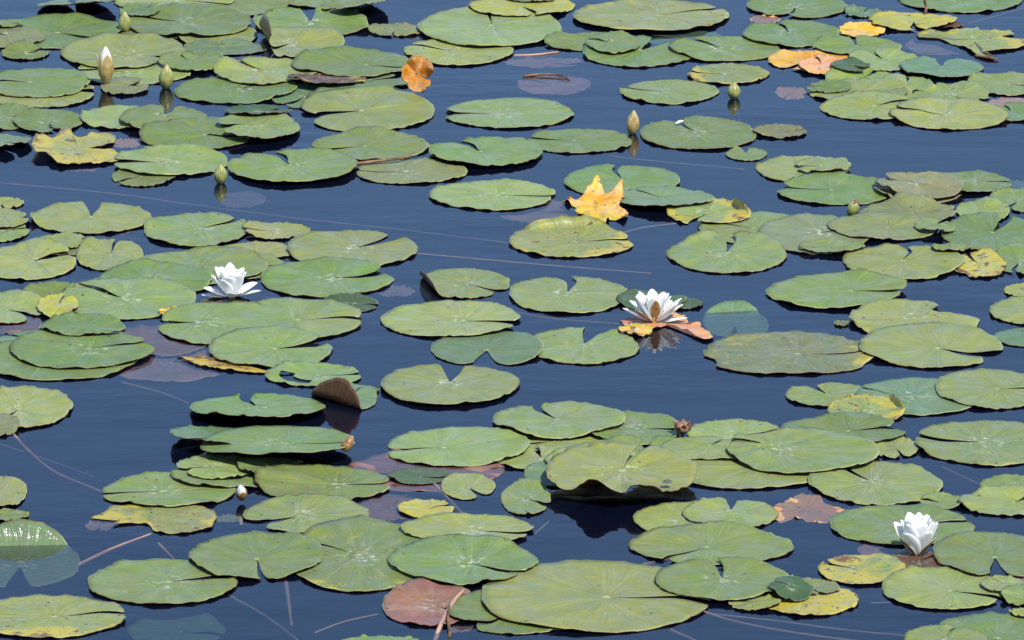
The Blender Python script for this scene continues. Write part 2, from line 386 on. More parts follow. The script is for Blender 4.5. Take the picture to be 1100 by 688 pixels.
    if z is None and not fold and not stand: hf_put(XY + np.array([C.x, C.y]), np.minimum(V[:, 2], .005) if (lift and lift[1] > .005) or up or peak else V[:, 2], rim + np.array([C.x, C.y]))
    elif z is None and fold:
        hf_put(XY + np.array([C.x, C.y]), np.minimum(V[:, 2], .008), rim + np.array([C.x, C.y]))
    F = []; idx = lambda i, k: 1 + i * N + (k % N)
    K = N if closed else N - 1
    for k in range(K): F.append((0, idx(0, k), idx(0, k + 1)))
    for i in range(NR - 2):
        if hole and i in (3, 4, 5):
            pass
        for k in range(K):
            if hole and 3 <= i <= 5 and 40 <= k <= 66: continue
            F.append((idx(i, k), idx(i + 1, k), idx(i + 1, k + 1), idx(i, k + 1)))
    border = [idx(NR - 2, k) for k in range(N)]
    if not closed: border = [0] + [idx(i, 0) for i in range(NR - 2)] + border + [idx(i, N - 1) for i in range(NR - 3, -1, -1)]
    verts, uvs, FF, mi = shell(V, UV, F, border, .0008)
    o = link_mesh(name, verts, FF, [M_TOP, M_UND], None, (C.x, C.y, z0 if z is not None else 0), uvs, mi)
    if wet: o.data.materials[0] = M_WET
    base_c = COLS[c][0]; j = rg.uniform(.88, 1.14); j2 = rg.uniform(.90, 1.14)
    o.color = (base_c[0] * j * j2, base_c[1] * j, base_c[2] * j, decay)
    o['category'] = 'lily pad' if name == 'lily_pad' else name.replace('_', ' ')
    o['group'] = 'leaves floating on the pond' if z is None else 'leaves sunk just under the pond surface'
    PADS.append(dict(o=o, x=cx, y=cy, a=a, na=na if notch_seen and not poly else None, c=COLS[c][1], rag=rag, poly=bool(poly), label=label, sunk=z is not None,
                     lift=bool(lift), fold=bool(fold), decay=decay))
    return o

p = pad
# --- sunk leaves first (under the surface)
p(446, 35, 24, 8, c='P', z=-.006); p(585, 68, 42, 6, c='P', z=-.010)
p(595, 92, 40, 11, 150, 6, c='P', z=-.007, label='purplish sunken leaf with an orange-brown stick lying on it')
p(822, 22, 17, 4, c='T', z=-.002); p(850, 101, 18, 7, c='T', z=-.012, rag=.5)
p(1012, 50, 40, 10, c='P', z=-.014); p(1086, 111, 24, 5, c='T', z=-.004)
p(136, 155, 16, 5, c='T', z=-.006, rag=.4)
p(90, 181, 16, 5, c='P', z=-.010)
p(260, 215, 26, 9, c='P', z=-.02); p(575, 228, 42, 13, c='P', z=-.014)
p(5, 350, 44, 10, c='R', z=-.0022, label='wet red leaf strip under the green leaves at the left edge')
p(165, 367, 64, 17, 250, 20, c='R', z=-.003, label='brown-red leaf just under water, left of the brown curled leaf edge')
p(182, 392, 66, 19, c='P', z=-.009, label='pale purplish sunken leaf below the brown-red wet leaf at left')
p(240, 328, 26, 9, c='K', z=-.004)
p(425, 314, 20, 6, c='P', z=-.012)
p(735, 42, 42, 9, c='B', z=-.004)
p(712, 349, 44, 12, c='T', rag=.5, poly=[(666,345),(690,341),(712,336),(735,340),(740,349),(753,347),(752,353),(762,357),(767,364),(757,367),(745,362),(735,353),(715,351),(690,357),(672,353)],
  label='torn orange leaf soaked in water below the white flower with brown sepals')
p(420, 547, 34, 13, c='R', z=-.005, label='dark red sunken leaf beside the small yellow leaf, below the brown-red leaf')
p(865, 548, 42, 17, c='T', z=-.0018, poly=[(822,552),(836,543),(850,536),(862,531),(880,533),(884,541),(905,548),(915,556),(902,562),(880,563),(855,558),(838,563)], rag=.6,
  label='tan orange decayed leaf soaked in water between green leaves at lower right')
p(944, 592, 24, 8, c='P', z=-.006); p(985, 604, 34, 12, c='K', z=None, rag=.3, label='dark brown soaked leaf in front of the white flower at lower right')
p(190, 678, 52, 20, c='B', z=-.03); p(493, 672, 16, 9, c='P', z=-.006)
p(108, 566, 16, 5, c='P', z=-.006); p(1092, 205, 26, 10, c='B', z=-.006)
p(425, 538, 18, 9, c='P', z=-.01); p(1098, 626, 12, 5, c='T', z=-.003)
p(245, 558, 18, 4, c='V', z=-.004)

# --- back rows, left to right
p(345, 0, 40, 9, c='G'); p(255, 5, 58, 13, c='G')
p(380, 4, 36, 11, c='G', lift=(300, .030), label='green leaf with its reddish underside tilted up at the top edge')
p(190, 3, 66, 9, c='L'); p(82, 3, 42, 10, 100, 8, c='B', lift=(285, .030), wav=.5, label='grey-green leaf standing clear of the water at the top left edge')
p(166, 39, 36, 8, c='V'); p(232, 38, 44, 13, c='Y')
p(203, 26, 69, 17, 155, 4, c='G'); p(150, 14, 22, 7, c='G', na=20)
p(8, 33, 20, 6, c='Y'); p(56, 35, 76, 17, c='G'); p(12, 43, 37, 10, 160, 4, c='V', decay=.2); p(3, 31, 22, 5, c='G')
p(27, 58, 26, 7, 35, 12, c='G')
p(240, 53, 46, 7, c='B'); p(253, 70, 20, 5, c='K'); p(215, 66, 28, 9, c='G')
p(143, 78, 63, 14, c='Y', decay=.1, rag=.15); p(132, 58, 69, 18, 320, 8, c='Y', decay=.15, rag=.15, label='wide yellow-green leaf just right of the tall white-tipped bud')
p(205, 71, 34, 9, c='G')
p(134, 94, 26, 8, 30, 10, c='V', lift=(10, .004))
p(45, 101, 58, 16, c='Y', decay=.1); p(38, 91, 60, 16, 185, 4, c='G')
p(6, 127, 32, 13, 20, 8, c='G'); p(52, 131, 38, 12, c='G')
p(128, 127, 42, 13, c='L'); p(198, 137, 50, 12, c='B'); p(176, 130, 47, 15, 88, 9, c='G')
p(209, 148, 59, 14, c='G', ap=.2)
p(330, 104, 40, 13, c='B')
p(253, 97, 67, 15, c='G', decay=.1); p(277, 119, 37, 8, c='D', lift=(270, .012), label='brown-edged leaf tilted up under the yellow-tipped green leaf')
p(388, 88, 60, 9, c='B'); p(350, 88, 42, 9, c='K', lift=(260, .012), label='dark brown underside of a leaf below the wide green leaf')
p(287, 79, 56, 15, 128, 5, c='Y', decay=.35)
p(334, 26, 62, 16, 95, 9, c='G')
p(340, 51, 28, 12, c='G'); p(316, 48, 54, 16, c='Y', decay=.0, fold=(190, .42, 95, .015), label='yellow-green leaf whose left rim curls up into a tall arc')
p(378, 70, 66, 16, 352, 4, c='G', ap=.25)
p(388, 106, 60, 11, c='B'); p(395, 120, 72, 22, 200, 7, c='Y', decay=.1)
p(398, 157, 61, 16, 190, 4, c='G'); p(277, 137, 44, 17, 200, 6, c='Y', decay=.45, lift=(275, .011), label='yellow leaf with a burnt brown tip, its near rim held above the water')
p(425, 33, 30, 7, c='V'); p(492, 56, 58, 15, 155, 4, c='Y', decay=.25)
p(526, 30, 79, 23, 80, 2, c='L', decay=.1); p(560, 8, 58, 12, c='W', decay=.15, label='yellow leaf with an orange tip at the top edge'); p(572, -1, 30, 6, c='B')
p(449, 99, 17, 5.4, c='A', decay=.35, rag=.45, stand=66, crumple=.03, label='crumpled orange and brown leaf standing upright out of the water')
p(547, 123, 70, 16, 180, 3, c='L'); p(622, 152, 57, 13, 165, 4, c='G')
p(640, 46, 56, 10, 60, 8, c='G'); p(686, 57, 60, 16, 65, 9, c='G'); p(658, 50, 30, 11, c='G')
p(700, 17, 84, 18, 30, 3, c='L', decay=.65, lift=(265, .007), label='large holed leaf with a yellowing right side at the top centre')
p(779, 53, 59, 14, 135, 6, c='G'); p(782, 80, 44, 11, 165, 4, c='Y', decay=.75); p(718, 99, 52, 13, 160, 4, c='L')
p(870, 66, 44, 11, c='O', decay=.35, rag=.25, label='orange-yellow leaf with a dark near edge at upper right')
p(857, 7, 54, 13, 250, 4, c='G'); p(925, 33, 25, 8, c='O', decay=.2, rag=.3, label='small orange leaf between three green leaves at upper right')
p(927, 14, 20, 5, c='B'); p(850, 37, 54, 14, 110, 4, c='G'); p(921, 51, 50, 10, 95, 4, c='G')
p(1012, 27, 22, 4, c='K', rag=.4); p(980, 24, 48, 10, c='W', decay=.75, rag=.2, label='yellow leaf with a brown far rim and an upright stalk at upper right')
p(1032, 0, 66, 14, c='G')
p(1045, 44, 57, 12, c='Y', decay=.75, poly=[(985,36),(1000,33),(1012,35),(1025,32),(1050,30),(1052,33),(1085,34),(1090,38),(1075,40),(1100,43),(1103,50),(1090,54),(1062,56),(1055,59),(1070,64),(1052,62),(1036,52),(1020,47),(1008,42),(985,41)], label='torn yellow-green leaf with ragged tips at the right edge')
p(884, 72, 26, 10, c='T', decay=.3, rag=.2); p(950, 66, 39, 11, c='Y')
p(925, 85, 38, 10, c='Y', rag=.1); p(975, 91, 28, 8, c='Y')
p(914, 76, 22, 6, c='D', flat=True); p(1012, 73, 45, 12, 88, 10, c='B', flat=True, lift=(270, .005))
p(1080, 91, 42, 12, 352, 5, c='G'); p(925, 100, 56, 11, 180, 3, c='L')
p(1025, 102, 38, 12, c='Y', decay=.6, rag=.5); p(965, 108, 40, 8, c='Y', rag=.1)
p(935, 117, 53, 13, c='Y', decay=.55, rag=.12); p(1088, 121, 36, 10, c='G'); p(1021, 125, 64, 15, 160, 3, c='Y', decay=.15)
p(890, 97, 24, 5, c='G')
# --- second band
p(0, 152, 33, 10, c='B', lift=(290, .014), label='blue-green leaf held above the water at the left edge')
p(84, 161, 46, 17, c='Y', decay=.98, poly=[(34,162),(38,152),(46,149),(56,152),(64,146),(66,140),(75,141),(80,148),(90,149),(98,144),(112,143),(125,146),(124,152),(96,160),(118,159),(130,164),(130,172),(105,175),(62,177),(50,168),(38,168)],
  lift=(180, .010), crumple=.003, label='torn yellow leaf with burnt brown rims near the left edge')
p(154, 190, 34, 11, c='G'); p(184, 175, 62, 16, 182, 3, c='Y', decay=.0)
p(441, 185, 61, 13, 175, 4, c='V', decay=.3, label='dull yellowish leaf with a brown twig along its far edge')
p(314, 179, 69, 19, 115, 7, c='G', lift=(280, .006)); p(520, 164, 62, 17, 125, 8, c='G', lift=(265, .006))
p(529, 210, 69, 16, 352, 3, c='L', decay=.15); p(668, 195, 62, 18, 92, 4, c='G')
p(749, 144, 62, 18, 112, 4, c='G'); p(802, 166, 22, 7, 95, 12, c='G', flat=True); p(838, 142, 29, 7, 15, 4, c='V')
p(862, 182, 50, 14, 25, 7, c='Y', decay=.15); p(899, 205, 64, 16, 170, 3, c='G'); p(884, 181, 30, 9, c='L', rag=.15)
p(988, 205, 49, 15, c='V', decay=.5, rag=.15); p(1043, 197, 44, 12, 2, 4, c='G'); p(985, 210, 30, 8, c='B')
p(988, 204, 47, 15, c='V', decay=.45, rag=.15, na=150)
p(1095, 216, 34, 12, c='G'); p(715, 213, 54, 13, 130, 3, c='B', lift=(280, .013), label='blue-green leaf with its near rim raised over a dark reflection')
p(815, 246, 64, 18, 165, 3, c='G'); p(875, 253, 60, 20, c='V', decay=.25)
p(762, 230, 47, 13, c='Y', decay=.8, fold=(20, .72, 130, .008), label='yellow leaf with an orange-brown tip rolled over, below the raised blue-green leaf')
p(641, 224, 36, 20, c='O', decay=.75, poly=[(604,217),(612,213),(622,216),(628,213),(636,209),(641,205),(645,208),(650,213),(660,211),(668,208),(672,217),(664,225),(676,231),(670,238),(655,237),(648,243),(632,242),(628,234),(616,232),(622,225)],
  fold=(95, .58, 45, .006), crumple=.012, label='bright yellow crumpled leaf with a burnt pointed tip standing up')
p(612, 260, 67, 18, 5, 4, c='Y', decay=.75, fold=(100, .80, 55, .008), label='yellow-green leaf with a burnt yellow far rim')
p(782, 274, 64, 20, 92, 8, c='L', fold=(105, .78, 30, .02), label='green leaf with one notch corner lifted, alone in open water')
p(1055, 228, 29, 12, c='Y', decay=.3); p(975, 229, 52, 11, 5, 3, c='V', decay=.3); p(1065, 252, 54, 19, 70, 8, c='G')
p(948, 246, 58, 14, 8, 2, c='V', decay=.35, rag=.05); p(1005, 247, 22, 7, c='L')
p(1095, 281, 28, 15, c='G'); p(1052, 286, 30, 14, c='W', decay=1., rag=.6, label='rotting yellow and brown leaf remnant near the right edge')
p(970, 282, 64, 19, 85, 3, c='Y', decay=.35); p(1022, 269, 22, 5, c='L'); p(893, 268, 36, 7, c='L')
# left middle cluster
p(0, 219, 26, 6, c='Y'); p(2, 249, 31, 11, c='Y', decay=.1); p(0, 237, 32, 11, 15, 4, c='L')
p(98, 235, 66, 17, 92, 9, c='L'); p(66, 268, 30, 8, c='V'); p(66, 261, 31, 9, 25, 4, c='Y', decay=.1)
p(118, 275, 36, 17, c='Y', decay=.35); p(30, 282, 53, 19, 20, 5, c='Y', decay=.1)
p(275, 270, 45, 9, c='Y', rag=.15, decay=.3); p(211, 247, 58, 18, 40, 5, c='L'); p(297, 249, 36, 9, 185, 4, c='Y', decay=.1)
p(378, 268, 70, 20, 45, 9, c='L'); p(268, 288, 40, 12, c='Y', decay=.3); p(215, 288, 70, 19, c='G')
p(165, 303, 63, 18, 195, 7, c='G'); p(57, 314, 33, 8, c='G', lift=(90, .006)); p(102, 312, 22, 9, c='Y')
p(138, 324, 73, 20, 145, 6, c='L'); p(5, 332, 45, 17, c='Y', decay=.3); p(62, 332, 22, 11, c='W', decay=.45, rag=.2)
p(40, 364, 44, 8, c='B'); p(60, 386, 90, 23, c='G'); p(89, 378, 79, 21, 20, 5, c='G')
p(88, 354, 48, 14, 348, 4, c='G')
p(351, 300, 71, 20, 22, 7, c='G'); p(376, 327, 32, 9, 348, 6, c='D', flat=True)
p(313, 344, 76, 22, 0, 3, c='Y', decay=.1); p(200, 338, 30, 5, c='O', decay=.2); p(245, 350, 76, 22, 175, 3, c='L', ap=.45)
p(238, 392, 50, 8, c='A', decay=.9, poly=[(190,383),(215,384),(245,389),(275,396),(297,402),(270,401),(240,398),(212,393)], label='narrow brown leaf edge curled up beside the pale purplish sunken leaf')
p(290, 377, 67, 20, 30, 7, c='L', decay=.4, label='green leaf with a yellow corner right of its notch, second row below the left flower')
p(337, 404, 51, 12, 8, 4, c='L', hole=True, label='green leaf with a long hole showing water, above the folded brown leaf')
p(400, 420, 8, 2, c='G')
# --- third band right
p(498, 305, 52, 16, c='Y', decay=.2, fold=(195, .66, 75, .012), label='yellow-green leaf with its left rim curled up, red-brown beneath')
p(611, 317, 66, 20, 95, 8, c='L'); p(625, 372, 60, 20, 72, 14, c='Y', decay=.35); p(523, 375, 60, 19, 268, 15, c='B', flat=True)
p(484, 344, 75, 20, 345, 6, c='L', ap=.2); p(483, 413, 74, 23, 88, 12, c='L', lift=(270, .004))
p(735, 327, 20, 6, c='D'); p(700, 324, 37, 11, c='D', flat=True)
p(683, 357, 18, 5, c='O', rag=.3, label='small orange leaf bit at the foot of the middle white flower')
p(790, 348, 36, 16, 265, 8, c='B', z=-.005, fold=(100, .45, 24, .03), flat=True, wet=True, label='half sunken blue-green leaf with a shiny upturned rim, right of the middle flower')
p(848, 381, 95, 23, 8, 3, c='V', decay=.62, rag=.25, label='wide nibbled leaf with brown holes below the half sunken blue-green leaf')
p(900, 312, 75, 19, 348, 5, c='G', ap=.2, lift=(350, .008))
p(1098, 313, 20, 7, c='Y'); p(1110, 335, 48, 15, c='L'); p(1107, 363, 40, 10, c='B', flat=True)
p(904, 348, 8, 3, c='V'); p(982, 342, 71, 19, 20, 6, c='L', decay=.5, poly=[(911,346),(916,337),(930,331),(950,327),(975,324),(998,324),(1010,330),(1000,336),(1022,337),(1040,339),(1053,344),(1050,350),(1046,358),(1020,362),(975,362),(935,360),(920,353)],
  label='ragged leaf with a torn yellow right lobe behind the wide pale leaf at right')
p(1001, 374, 77, 23, 333, 8, c='L')
p(890, 425, 47, 13, c='Y', decay=.4, rag=.1); p(985, 427, 66, 20, 160, 4, c='B', wav=.4); p(932, 442, 42, 13, c='Y', decay=.85, rag=.1, fold=(20, .78, 110, .006), label='small yellowed leaf with an orange curled tip in front of the blue-green leaf')
p(1066, 419, 62, 22, 15, 4, c='L')
# --- fourth band left
p(22, 438, 57, 23, c='Y', decay=.35, rag=.1); p(-2, 459, 23, 11, c='V', decay=.5); p(5, 554, 27, 6, c='G'); p(-2, 530, 31, 18, c='Y')
p(165, 559, 67, 15, c='Y', decay=.9, poly=[(97,557),(112,551),(117,545),(135,543),(200,542),(231,549),(233,556),(228,568),(212,571),(200,574),(180,574),(166,572),(160,563),(140,563),(120,565),(128,560)], label='ragged bright yellow leaf with brown gaps on its left side')
p(181, 528, 71, 19, 192, 4, c='G'); p(245, 512, 60, 15, c='L', decay=.1); p(232, 505, 42, 16, c='Y', decay=.15)
p(230, 469, 48, 15, c='B', lift=(235, .022), label='blue-green leaf raised over its own dark reflection, behind the large raised leaf')
p(276, 437, 71, 19, 100, 7, c='G', lift=(275, .020), label='green leaf with a notch at its far side, left of the folded brown leaf')
p(370, 428, 36, 15, c='B', na=40, nh=2, fold=(228, .44, 92, .006), flat=True, label='folded leaf showing its red-brown underside, standing in dark water')
p(295, 505, 40, 12, c='G'); p(347, 521, 73, 19, 0, 4, c='G', ap=.2)
p(300, 478, 83, 22, 5, 3, c='G', up=.008, lift=(320, .016), wav=.3, label='large raised green leaf with a small brown bud at its right edge')
p(458, 506, 82, 23, 200, 3, c='R', z=-.0018, label='large dull red leaf lying under the round green leaf in the centre')
p(449, 512, 33, 9, 350, 8, c='D', flat=True); p(327, 554, 69, 19, 215, 9, c='L', decay=.3)
p(458, 547, 30, 10, c='W', decay=.2, label='small lemon yellow leaf in the lower middle')
p(600, 474, 52, 13, c='Y'); p(583, 494, 52, 12, c='L'); p(492, 481, 79, 21, 188, 4, c='L', ap=.2)
p(680, 461, 53, 18, 355, 5, c='G'); p(601, 454, 71, 21, 112, 5, c='L'); p(502, 523, 29, 14, 305, 9, c='L', flat=True)
p(600, 511, 38, 13, c='B'); p(565, 536, 27, 18, c='L', decay=.3)
p(960, 481, 26, 12, c='L'); p(790, 468, 54, 17, 20, 3, c='Y', decay=.4); p(905, 464, 67, 17, 12, 5, c='G')
p(700, 493, 62, 22, 92, 8, c='G'); p(806, 502, 95, 24, c='L'); p(760, 488, 52, 12, c='L'); p(942, 520, 71, 23, c='L', decay=.3, rag=.06)
p(862, 490, 83, 23, 165, 3, c='G', ap=.4)
p(640, 500, 54, 17, c='Y')
p(735, 559, 54, 19, 325, 5, c='Y', decay=.1); p(785, 553, 50, 16, c='L'); p(665, 512, 82, 27, 70, 4, c='Y', decay=.12, up=.015, peak=[(250, .032, 17), (286, .022, 13)], wav=2.2, label='large raised leaf over a black hole of shade in the lower middle')
p(1062, 476, 82, 24, c='L', decay=.55, rag=.04); p(1012, 540, 24, 8, c='L'); p(1090, 521, 36, 10, c='Y')
p(1085, 541, 56, 14, c='L'); p(968, 565, 78, 21, 12, 4, c='G', decay=.25)
# --- front band
p(22, 606, 66, 26, 272, 12, c='B', z=-.005, fold=(92, .52, 56, .03), flat=True, wet=True, label='half sunken blue-green leaf with a shiny curled flap at the left edge')
p(174, 626, 82, 25, 15, 6, c='G', decay=.2); p(50, 663, 86, 23, 5, 4, c='Y', decay=.75, label='large spotted yellow-green leaf in the lower left corner')
p(393, 598, 86, 39, c='G', decay=.55, rag=.06, na=160, nh=1.5, label='broad green leaf with a yellow brown-flecked left edge'); p(275, 599, 73, 26, c='G', decay=.15, fold=(330, 2., 1, .01))
p(502, 570, 71, 16, 345, 5, c='Y', decay=.15)
p(462, 650, 51, 24, c='R', decay=.1, na=330, nh=4, label='pinkish red leaf beside a brown stem at the bottom centre')
p(553, 658, 72, 24, c='G'); p(640, 642, 124, 39, 350, 3, c='Y', decay=.3, rag=.07, label='the largest leaf, yellow-green, at the bottom centre')
p(499, 605, 80, 26, 325, 4, c='G', decay=.15); p(410, 692, 46, 8, c='G')
p(868, 645, 56, 17, c='W', decay=.8, rag=.35, label='ragged yellow leaf behind small leaves at the lower right')
p(868, 634, 34, 8, c='V'); p(810, 650, 28, 7, c='Y', decay=.2)
p(764, 587, 88, 20, 235, 3, c='G'); p(778, 626, 73, 23, 100, 5, c='G'); p(850, 639, 24, 10, 155, 6, c='D', flat=True)
p(926, 613, 46, 16, c='Y', decay=.85, label='yellow leaf with an orange right edge beside the dark brown soaked leaf')
p(1015, 634, 68, 22, 330, 5, c='L'); p(1068, 597, 66, 25, 272, 10, c='G', flat=True); p(1080, 631, 26, 9, c='L', decay=.2); p(1106, 643, 32, 9, c='G')
p(1074, 684, 76, 24, c='G', decay=.25); p(1015, 689, 46, 13, c='G'); p(1104, 660, 20, 6, c='L')


# ------------------------------------------------------------------ flowers and buds
def petal_sheet(length, width, cup, curl, nu=7, nv=11, blunt=.8):
    """a petal lying along +Y from the origin, hollow towards +Z"""
    V = []; U = []
    for j in range(nv):
        v = j / (nv - 1); wv = width * .5 * (math.sin(math.pi * min(1, v ** 1.15 * .91 + .07)) ** blunt) * (1.0 if v < .97 else .75) + .0004
        for i in range(nu):
            u = i / (nu - 1) * 2 - 1
            V.append((u * wv, v * length, cup * (u * u) * (wv / (width * .5)) + curl * (v ** 2) - cup * .3)); U.append(((u + 1) / 2, v))
    F = [(j * nu + i, j * nu + i + 1, (j + 1) * nu + i + 1, (j + 1) * nu + i) for j in range(nv - 1) for i in range(nu - 1)]
    B = [i for i in range(nu)] + [j * nu + nu - 1 for j in range(1, nv)] + [(nv - 1) * nu + i for i in range(nu - 2, -1, -1)] + [j * nu for j in range(nv - 2, 0, -1)]
    return V, U, F, B
def petal(name, parent, length, width, az, el, cup, curl, mats, base=.004, dz=0., thick=.0004, blunt=.68, roll=0.):
    V, U, F, B = petal_sheet(length, width, cup, curl, blunt=blunt)
    vv, uu, ff, mi = shell(V, U, F, B, thick)
    ca, sa, ce, se = math.cos(az), math.sin(az), math.cos(el), math.sin(el); out = []
    cr, sr = math.cos(roll), math.sin(roll)
    for x, y, z in vv:
        x, z = x * cr - z * sr, x * sr + z * cr
        y, z = y * ce - z * se, y * se + z * ce            # lift the tip
        y += base
        out.append((y * ca + x * sa, y * sa - x * ca, z + dz))
    return link_mesh(name, out, ff, mats, parent, (0, 0, 0), uu, mi)
def empty(name, loc, label, cat, group=None):
    o = bpy.data.objects.new(name, None); COL.objects.link(o); o.location = loc; o.empty_display_size = .02
    o['label'] = label; o['category'] = cat
    if group: o['group'] = group
    return o
def flower(px, py, size, rows, label, sepals, seed, zbase=-.001, rotz=0., tilt=0., skip=None):
    """py = where the flower's foot meets the water"""
    rg = random.Random(seed); e = empty('water_lily_flower', at(px, py, zbase), label, 'flower', 'open white water lilies')
    for az, el, ln, wd in sepals:
        petal('sepal', e, ln * size, wd * size, R(az), R(el), .12 * size * wd, .05 * size, [M_PETAL, M_SEPAL], base=.05 * size, blunt=.75)
    for (n, el, ln, wd, off, dz) in rows:
        for k in range(n):
            az = R(off + 360 * k / n + rg.uniform(-7, 7))
            if skip and el < skip[1] and skip[0][0] < math.degrees(az) % 360 < skip[0][1]: continue
            petal('petal', e, ln * size * rg.uniform(.93, 1.05), wd * size * rg.uniform(.92, 1.08), az, R(el + rg.uniform(-6, 6)), .20 * size * wd, rg.uniform(.02, .10) * size, [M_PETAL, M_PETAL],
                  base=.04 * size, dz=dz * size, roll=R(rg.uniform(-9, 9)))
    V = []; F = []                                                        # stamens: a crown of thin filaments
    for k in range(46):
        az = rg.uniform(0, 2 * math.pi); el = R(rg.uniform(48, 88)); r0 = rg.uniform(.02, .09) * size; ln = rg.uniform(.18, .28) * size; wd = .012 * size
        d = Vector((math.cos(az) * math.cos(el), math.sin(az) * math.cos(el), math.sin(el))); p = Vector((math.cos(az) * r0, math.sin(az) * r0, .05 * size)); sx = Vector((-math.sin(az), math.cos(az), 0)) * wd; sz = d.cross(sx).normalized() * wd
        b0 = len(V)
        for t, q in ((0, 1.), (.6, 1.1), (1., .3)):
            c_ = p + d * ln * t; V += [c_ + sx * q, c_ + sz * q, c_ - sx * q, c_ - sz * q]
        for i in range(2):
            for m in range(4): F.append((b0 + i * 4 + m, b0 + i * 4 + (m + 1) % 4, b0 + i * 4 + 4 + (m + 1) % 4, b0 + i * 4 + 4 + m))
        F.append((b0 + 8, b0 + 9, b0 + 10, b0 + 11))
    link_mesh('stamens', V, F, [M_STAMEN], e)
    tube('stem', [(0, 0, .01), (.004, .01, -.03), (.02, .03, -.12), (.05, .05, -.3)], [.004] * 4, M_STEM, e)
    e.rotation_euler = (R(tilt), 0, R(rotz))
    return e
def bud(px, py, w, h, skin, label, tip=.25, zb=0., tilt=(0, 0), rotz=0., peeled=False, name='flower_bud', open_=0., core=None, stem=True):
    """upright bud: w x h in photo pixels, py = foot"""
    s = mpp(px, py); w *= s; h *= s / math.cos(PITCH); e = empty(name, at(px, py, zb), label, 'flower bud', 'closed water lily buds')
    NS, NV = 24, 16; V = []; U = []; F = []
    def prof(v): return .5 * w * (math.sin(math.pi * (v * .90 + .075)) ** .72) * (1.05 - .22 * v)
    for j in range(NV):
        v = j / (NV - 1)
        for k in range(NS):
            t = 2 * math.pi * k / NS; r = prof(v) * (.93 + .035 * math.cos(4 * t)); V.append((r * math.cos(t), r * math.sin(t), v * h)); U.append((k / NS, v))
    F = [(j * NS + k, j * NS + (k + 1) % NS, (j + 1) * NS + (k + 1) % NS, (j + 1) * NS + k) for j in range(NV - 1) for k in range(NS)]
    F.append(tuple((NV - 1) * NS + k for k in range(NS))); F.append(tuple(reversed(range(NS))))
    link_mesh('petals', V, F, [core or M_PETAL], e, (0, 0, 0), U)
    rg = random.Random(int(px))
    for q in range(4):                                                    # four overlapping sepals hug the core
        a0 = R(90 * q + 20 + rotz); SV = []; SU = []; nu, nv = 9, 12; top = 1 - tip * rg.uniform(.7, 1.1)
        for j in range(nv):
            v = j / (nv - 1) * top; wd = R(54) * (1 - max(0, (j / (nv - 1) - .5) / .5) ** 3.2 * .9)
            for i in range(nu):
                u = i / (nu - 1) * 2 - 1; t = a0 + u * wd; r = prof(v) * 1.03 + .0004 + .0005 * (1 - abs(u)) + open_ * w * v * v
                SV.append((r * math.cos(t), r * math.sin(t), v * h - .0006)); SU.append(((u + 1) / 2, v))
        SF = [(j * nu + i, j * nu + i + 1, (j + 1) * nu + i + 1, (j + 1) * nu + i) for j in range(nv - 1) for i in range(nu - 1)]
        link_mesh('sepal', SV, SF, [skin], e, (0, 0, 0), SU)
    if peeled:
        petal('sepal', e, h * .62, w * .42, R(183), R(82), w * .06, w * .05, [M_PETAL, skin], base=w * .42, dz=h * .18)
    if stem: tube('stem', [(0, 0, .004), (0, 0, -.012), (.006, .01, -.05), (.02, .03, -.2)], [w * .17, w * .13, .0035, .0035], M_OLIVESEP if zb > 0 else M_STEM, e)
    e.rotation_euler = (R(tilt[0]), R(tilt[1]), 0)
    return e
# rows: (count, elevation, length, width, azimuth offset, height)
flower(248, 319, .053, [(4, 24, .95, .50, 12, .0), (6, 50, 1.0, .52, 60, .02), (6, 60, 1.04, .48, 30, .04), (6, 68, .90, .42, 40, .05), (4, 80, .70, .34, 10, .05)],
       'wide open pure white flower, leftmost of the three open flowers', [(196, 6, .95, .44), (345, 14, 1.02, .44), (80, 25, .9, .4)], 3)
flower(703, 347, .056, [(6, 26, 1.0, .42, 0, .0), (7, 40, 1.05, .42, 20, .02), (7, 55, 1.0, .40, 0, .04), (6, 70, .86, .36, 25, .05), (4, 80, .70, .3, 10, .05)],
       'white flower with brown sepals over a torn orange leaf, middle of the three open flowers', [(277, 68, .86, .32), (222, 34, 1.0, .34), (350, 10, 1.0, .34), (90, 30, .95, .3)], 5, skip=((222, 328), 62))
flower(985, 597, .061, [(5, 56, 1.0, .52, 20, .0), (6, 64, 1.06, .52, 50, .02), (5, 72, 1.06, .48, 12, .03), (4, 80, .98, .40, 25, .04)],
       'cup-shaped white flower, rightmost of the three open flowers', [(205, 46, .72, .46), (335, 46, .72, .46), (90, 50, .9, .4)], 11)
B = []
M_DARKSTEM = simple('dark_green_stem', (.03, .045, .015), (.07, .08, .03), .4, 40)
def bd(*a, **k): B.append(bud(*a, **k))
bd(114, 88, 17, 37, M_OLIVESEP, 'largest closed bud, white-tipped with one thin sepal peeling off', tip=.22, zb=.010, peeled=True)
bd(178, 95, 15.5, 25, M_GREENSEP, 'closed green-brown bud in open water right of the largest bud', tip=.10, tilt=(0, 3), core=M_OLIVESEP)
bd(134, 35, 13, 22, M_GREENSEP, 'plump green-yellow bud among leaves near the top left corner', tip=.08, core=M_GREENSEP)
bd(237, 197, 14, 20, M_GREENSEP, 'short green bud left of the leaf with a notch at its far side', tip=.08, core=M_GREENSEP)
bd(789, 106, 14, 17, M_GREENSEP, 'small pointed dark green bud below the yellowing leaf', tip=.02, core=M_GREENSEP, tilt=(0, -5))
bd(679, 144, 13.5, 25, M_OLIVESEP, 'slim brown-green bud with a pale stripe, left of the round leaf', tip=.14, core=M_OLIVESEP, tilt=(0, 4))
bd(913, 231, 12, 18, M_GREENSEP, 'tiny green bud with a brown tip leaning among olive leaves', tip=.15, tilt=(0, 25), core=M_BROWN)
